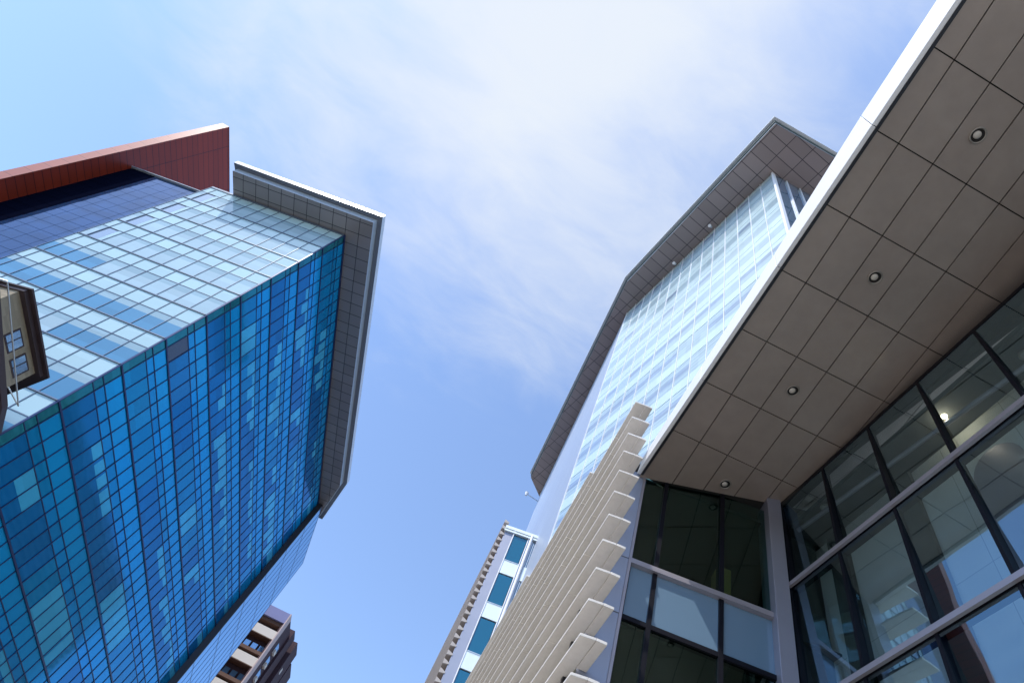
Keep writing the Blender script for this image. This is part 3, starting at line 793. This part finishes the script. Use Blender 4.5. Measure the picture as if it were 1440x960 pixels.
MB().box(fs_, .1, 5.6, -.4, 0, zc0, HB-.02, 'br_dark').build('side_wall', AB)
for j in range(22):
    z = HB-3.1-2.3*j
    if z < 0: break
    MB().box(fs_, 3.2, 5.2, -.3, .05, z-1.1, z, 'br_glass').box(fs_, 3.2, 4.1, -.3, .35, z-1.75, z-1.1, 'br_cream').build('window', AB)
MB().box(fs_, 5.65, 8.2, -3, .35, zc0, HB+1.0, 'br_dark').build('bay', AB)
MB().box(fs_, 9.0, 12.6, -3, .9, zc0, HB+1.2, 'br_dark').build('bay', AB)
MB().box(fs_, 12.7, 17, -3, 1.0, zc0, HB-.4, 'br_dark').build('bay', AB)
for j in range(10):
    z = HB-3-4.6*j; MB().box(fs_, 9.8, 10.4, .9, .95, z-.9, z, 'br_cream').build('vent', AB)

# ------------------------------------------------------------------ old stone building at the left edge
hS = 25.0
OB = thing('stone_building', -27.5, 38, 'corner of an old buff brick building with a dark cornice, at the left edge', 'building')
pl = [(-26.449,31.977), (-24.717,38.698), (-28.01,43.202), (-36,49), (-44,30), (-34,28.5), (-28.784,32.982)]
k_ = .86
def sc_(p, s): return (p[0]*s, p[1]*s)
plS = [(p[0]*.8, p[1]*.8) for p in pl]; hS = 20.0
cen = V((-27, 30))
def toward(p, d): v = (cen-V(p)); v.normalize(); q = V(p)+v*d; return (q.x,q.y)
OB.location = (-22.5, 30.5, 0); WL[OB.name] = V((-22.5, 30.5, 0))
MB().prism([toward(p, .62) for p in plS], zc0, hS-.02, 'old_stone').build('wall', OB)
MB().prism(plS, hS, hS+.10, 'cornice').build('cornice', OB)
MB().prism([toward(p, .28) for p in plS], hS-.22, hS-.01, 'cornice').build('cornice_moulding', OB)
fo = Fr(toward(plS[0], .62), 75.54, -90)
for j in range(3):
    for zz in (17.0, 13.2, 9.4, 5.6):
        w = MB(); u = .9+j*1.9
        w.box(fo, u, u+.95, -.1, .02, zz-2.0, zz, 'mull_light').box(fo, u+.08, u+.87, -.05, .035, zz-1.92, zz-.08, 'br_glass').box(fo, u-.08, u+1.03, 0, .12, zz-2.12, zz-2.0, 'br_cream')
        w.build('window', OB)
for u in (2.0, 3.55):
    w = MB(); w.box(fo, u, u+1.15, -.1, .02, 18.62, 19.5, 'cornice').box(fo, u+.10, u+1.05, -.05, .035, 18.70, 19.42, 'br_glass').box(fo, u+.5, u+.56, -.05, .045, 18.70, 19.42, 'cornice')
    w.build('window', OB)
mb = MB(); mb.prism([(-18.6,14.5),(-16.3,16.2),(-15.5,24.6),(-15.75,26.6),(-18.2,26.8),(-18.6,20)], 13.7, 13.95, 'cornice'); mb.build('lower_cornice', OB)
mb = MB(); mb.tube((-16.95,19.6,15), (-16.15,26.05,15), .03, .03, 'pole'); mb.tube((-16.15,26.05,15), (-16.7,25.3,15), .03, .03, 'pole'); mb.tube((-16.95,19.6,15), (-18.5,19.2,13.9), .05, .05, 'pole'); mb.build('bracket_pole', OB)
fp = MB(); fp.box(fo, .2, 5.6, .0, .9, 10.2, 10.3, 'cornice')
for j in range(12): fp.box(fo, .22+j*.48, .26+j*.48, .86, .9, 10.3, 11.3, 'cornice')
fp.box(fo, .2, 5.6, .85, .9, 11.3, 11.35, 'cornice'); fp.build('fire_escape', OB)
# pole in front of it
p0 = V((-14.35, 15.05, 0))

# ------------------------------------------------------------------ light
w = bpy.data.worlds.new('World'); sc.world = w; w.use_nodes = True; nt = w.node_tree
bg = nt.nodes['Background']
SUN_AZ, SUN_EL = 207.0, 57.0         # direction toward the sun, degrees from +x counter-clockwise
sd = V((math.cos(math.radians(SUN_AZ))*math.cos(math.radians(SUN_EL)), math.sin(math.radians(SUN_AZ))*math.cos(math.radians(SUN_EL)), math.sin(math.radians(SUN_EL))))
sky = N(nt, 'ShaderNodeTexSky'); sky.sky_type = 'NISHITA'; sky.sun_disc = False
sky.sun_elevation = math.radians(SUN_EL); sky.sun_rotation = math.radians(90-SUN_AZ)
sky.air_density = 1.0; sky.dust_density = .6; sky.ozone_density = 2.4
tc = N(nt, 'ShaderNodeTexCoord')
def wdot(v):
    d = N(nt, 'ShaderNodeVectorMath', operation='DOT_PRODUCT'); nt.links.new(tc.outputs['Generated'], d.inputs[0]); d.inputs[1].default_value = v; return d.outputs['Value']
def pixdir(px, py):
    c = V(((px-720)/FPX, (py-480)/FPX, 1)); d = V((R[0][0]*c.x+R[1][0]*c.y+R[2][0], R[0][1]*c.x+R[1][1]*c.y+R[2][1], R[0][2]*c.x+R[1][2]*c.y+R[2][2])); return d.normalized()
def wmix(f, a, b):
    m = N(nt, 'ShaderNodeMix', data_type='RGBA'); m.clamp_factor = True
    nt.links.new(f, m.inputs['Factor'])
    for s, x in (('A', a), ('B', b)):
        if isinstance(x, tuple): m.inputs[s].default_value = x
        else: nt.links.new(x, m.inputs[s])
    return m.outputs['Result']
# high thin cloud: stretched fractal noise on the cloud layer plane
sep = N(nt, 'ShaderNodeSeparateXYZ'); nt.links.new(tc.outputs['Generated'], sep.inputs[0])
zc_ = math_(nt, 'MAXIMUM', sep.outputs[2], .12)
cmb = N(nt, 'ShaderNodeCombineXYZ'); nt.links.new(math_(nt, 'DIVIDE', sep.outputs[0], zc_), cmb.inputs[0]); nt.links.new(math_(nt, 'DIVIDE', sep.outputs[1], zc_), cmb.inputs[1])
def cnoise(scale, rot, st, det=9, rough=.6, dist=.4, off=(0,0,0)):
    mp = N(nt, 'ShaderNodeMapping'); mp.inputs['Rotation'].default_value = (0,0,math.radians(rot)); mp.inputs['Scale'].default_value = st; mp.inputs['Location'].default_value = off
    nt.links.new(cmb.outputs[0], mp.inputs['Vector'])
    n = N(nt, 'ShaderNodeTexNoise'); n.inputs['Scale'].default_value = scale; n.inputs['Detail'].default_value = det; n.inputs['Roughness'].default_value = rough; n.inputs['Distortion'].default_value = dist
    nt.links.new(mp.outputs[0], n.inputs['Vector']); return n.outputs['Fac']
big = cnoise(1.6, 20, (1,1,1), 3, .5, .3, (3.1,1.7,0))
fine = cnoise(4.5, 35, (1,2.0,1), 10, .6, .4)
body = wdot(tuple(pixdir(790, 10)))
m1 = math_(nt, 'MULTIPLY', math_(nt, 'SUBTRACT', body, .865), 7.5)      # thick part of the veil
c1 = math_(nt, 'ADD', math_(nt, 'MULTIPLY_ADD', big, 1.5, -.95), math_(nt, 'MULTIPLY_ADD', fine, 1.35, -.66))
cf = math_(nt, 'ADD', m1, c1)
smo = N(nt, 'ShaderNodeMapRange', interpolation_type='SMOOTHSTEP'); nt.links.new(cf, smo.inputs['Value'])
smo.inputs['From Min'].default_value = -.6; smo.inputs['From Max'].default_value = 1.2; smo.inputs['To Min'].default_value = .08; smo.inputs['To Max'].default_value = .93
tint = N(nt, 'ShaderNodeMix', data_type='RGBA', blend_type='MULTIPLY'); tint.inputs['Factor'].default_value = 1
nt.links.new(sky.outputs[0], tint.inputs['A']); tint.inputs['B'].default_value = (.90,.99,1.09,1)
skyc = wmix(smo.outputs[0], tint.outputs['Result'], (2.95,3.14,3.38,1))
nt.links.new(skyc, bg.inputs['Color']); bg.inputs['Strength'].default_value = .15
pl_ = bpy.data.lights.new('ceiling_lamp_light', 'POINT'); pl_.energy = 9; pl_.color = (1,.85,.62); pl_.shadow_soft_size = .09
po = bpy.data.objects.new('ceiling_lamp_light', pl_); col.objects.link(po); po.location = (8.03, 3.67, 12.2+EYE)
sun = bpy.data.lights.new('sun', 'SUN'); sun.energy = 2.4; sun.angle = math.radians(.5); sun.color = (1,.95,.87)
so = bpy.data.objects.new('sun', sun); col.objects.link(so)
so.rotation_mode = 'QUATERNION'; so.rotation_quaternion = sd.to_track_quat('Z', 'Y'); so.location = (0,-20,120)
vs = sc.view_settings; vs.view_transform = 'Standard'; vs.look = 'None'; vs.exposure = .95; vs.gamma = 1
sc.render.engine = 'CYCLES'
sc.cycles.max_bounces = 8; sc.cycles.transparent_max_bounces = 12; sc.cycles.caustics_reflective = False; sc.cycles.caustics_refractive = False
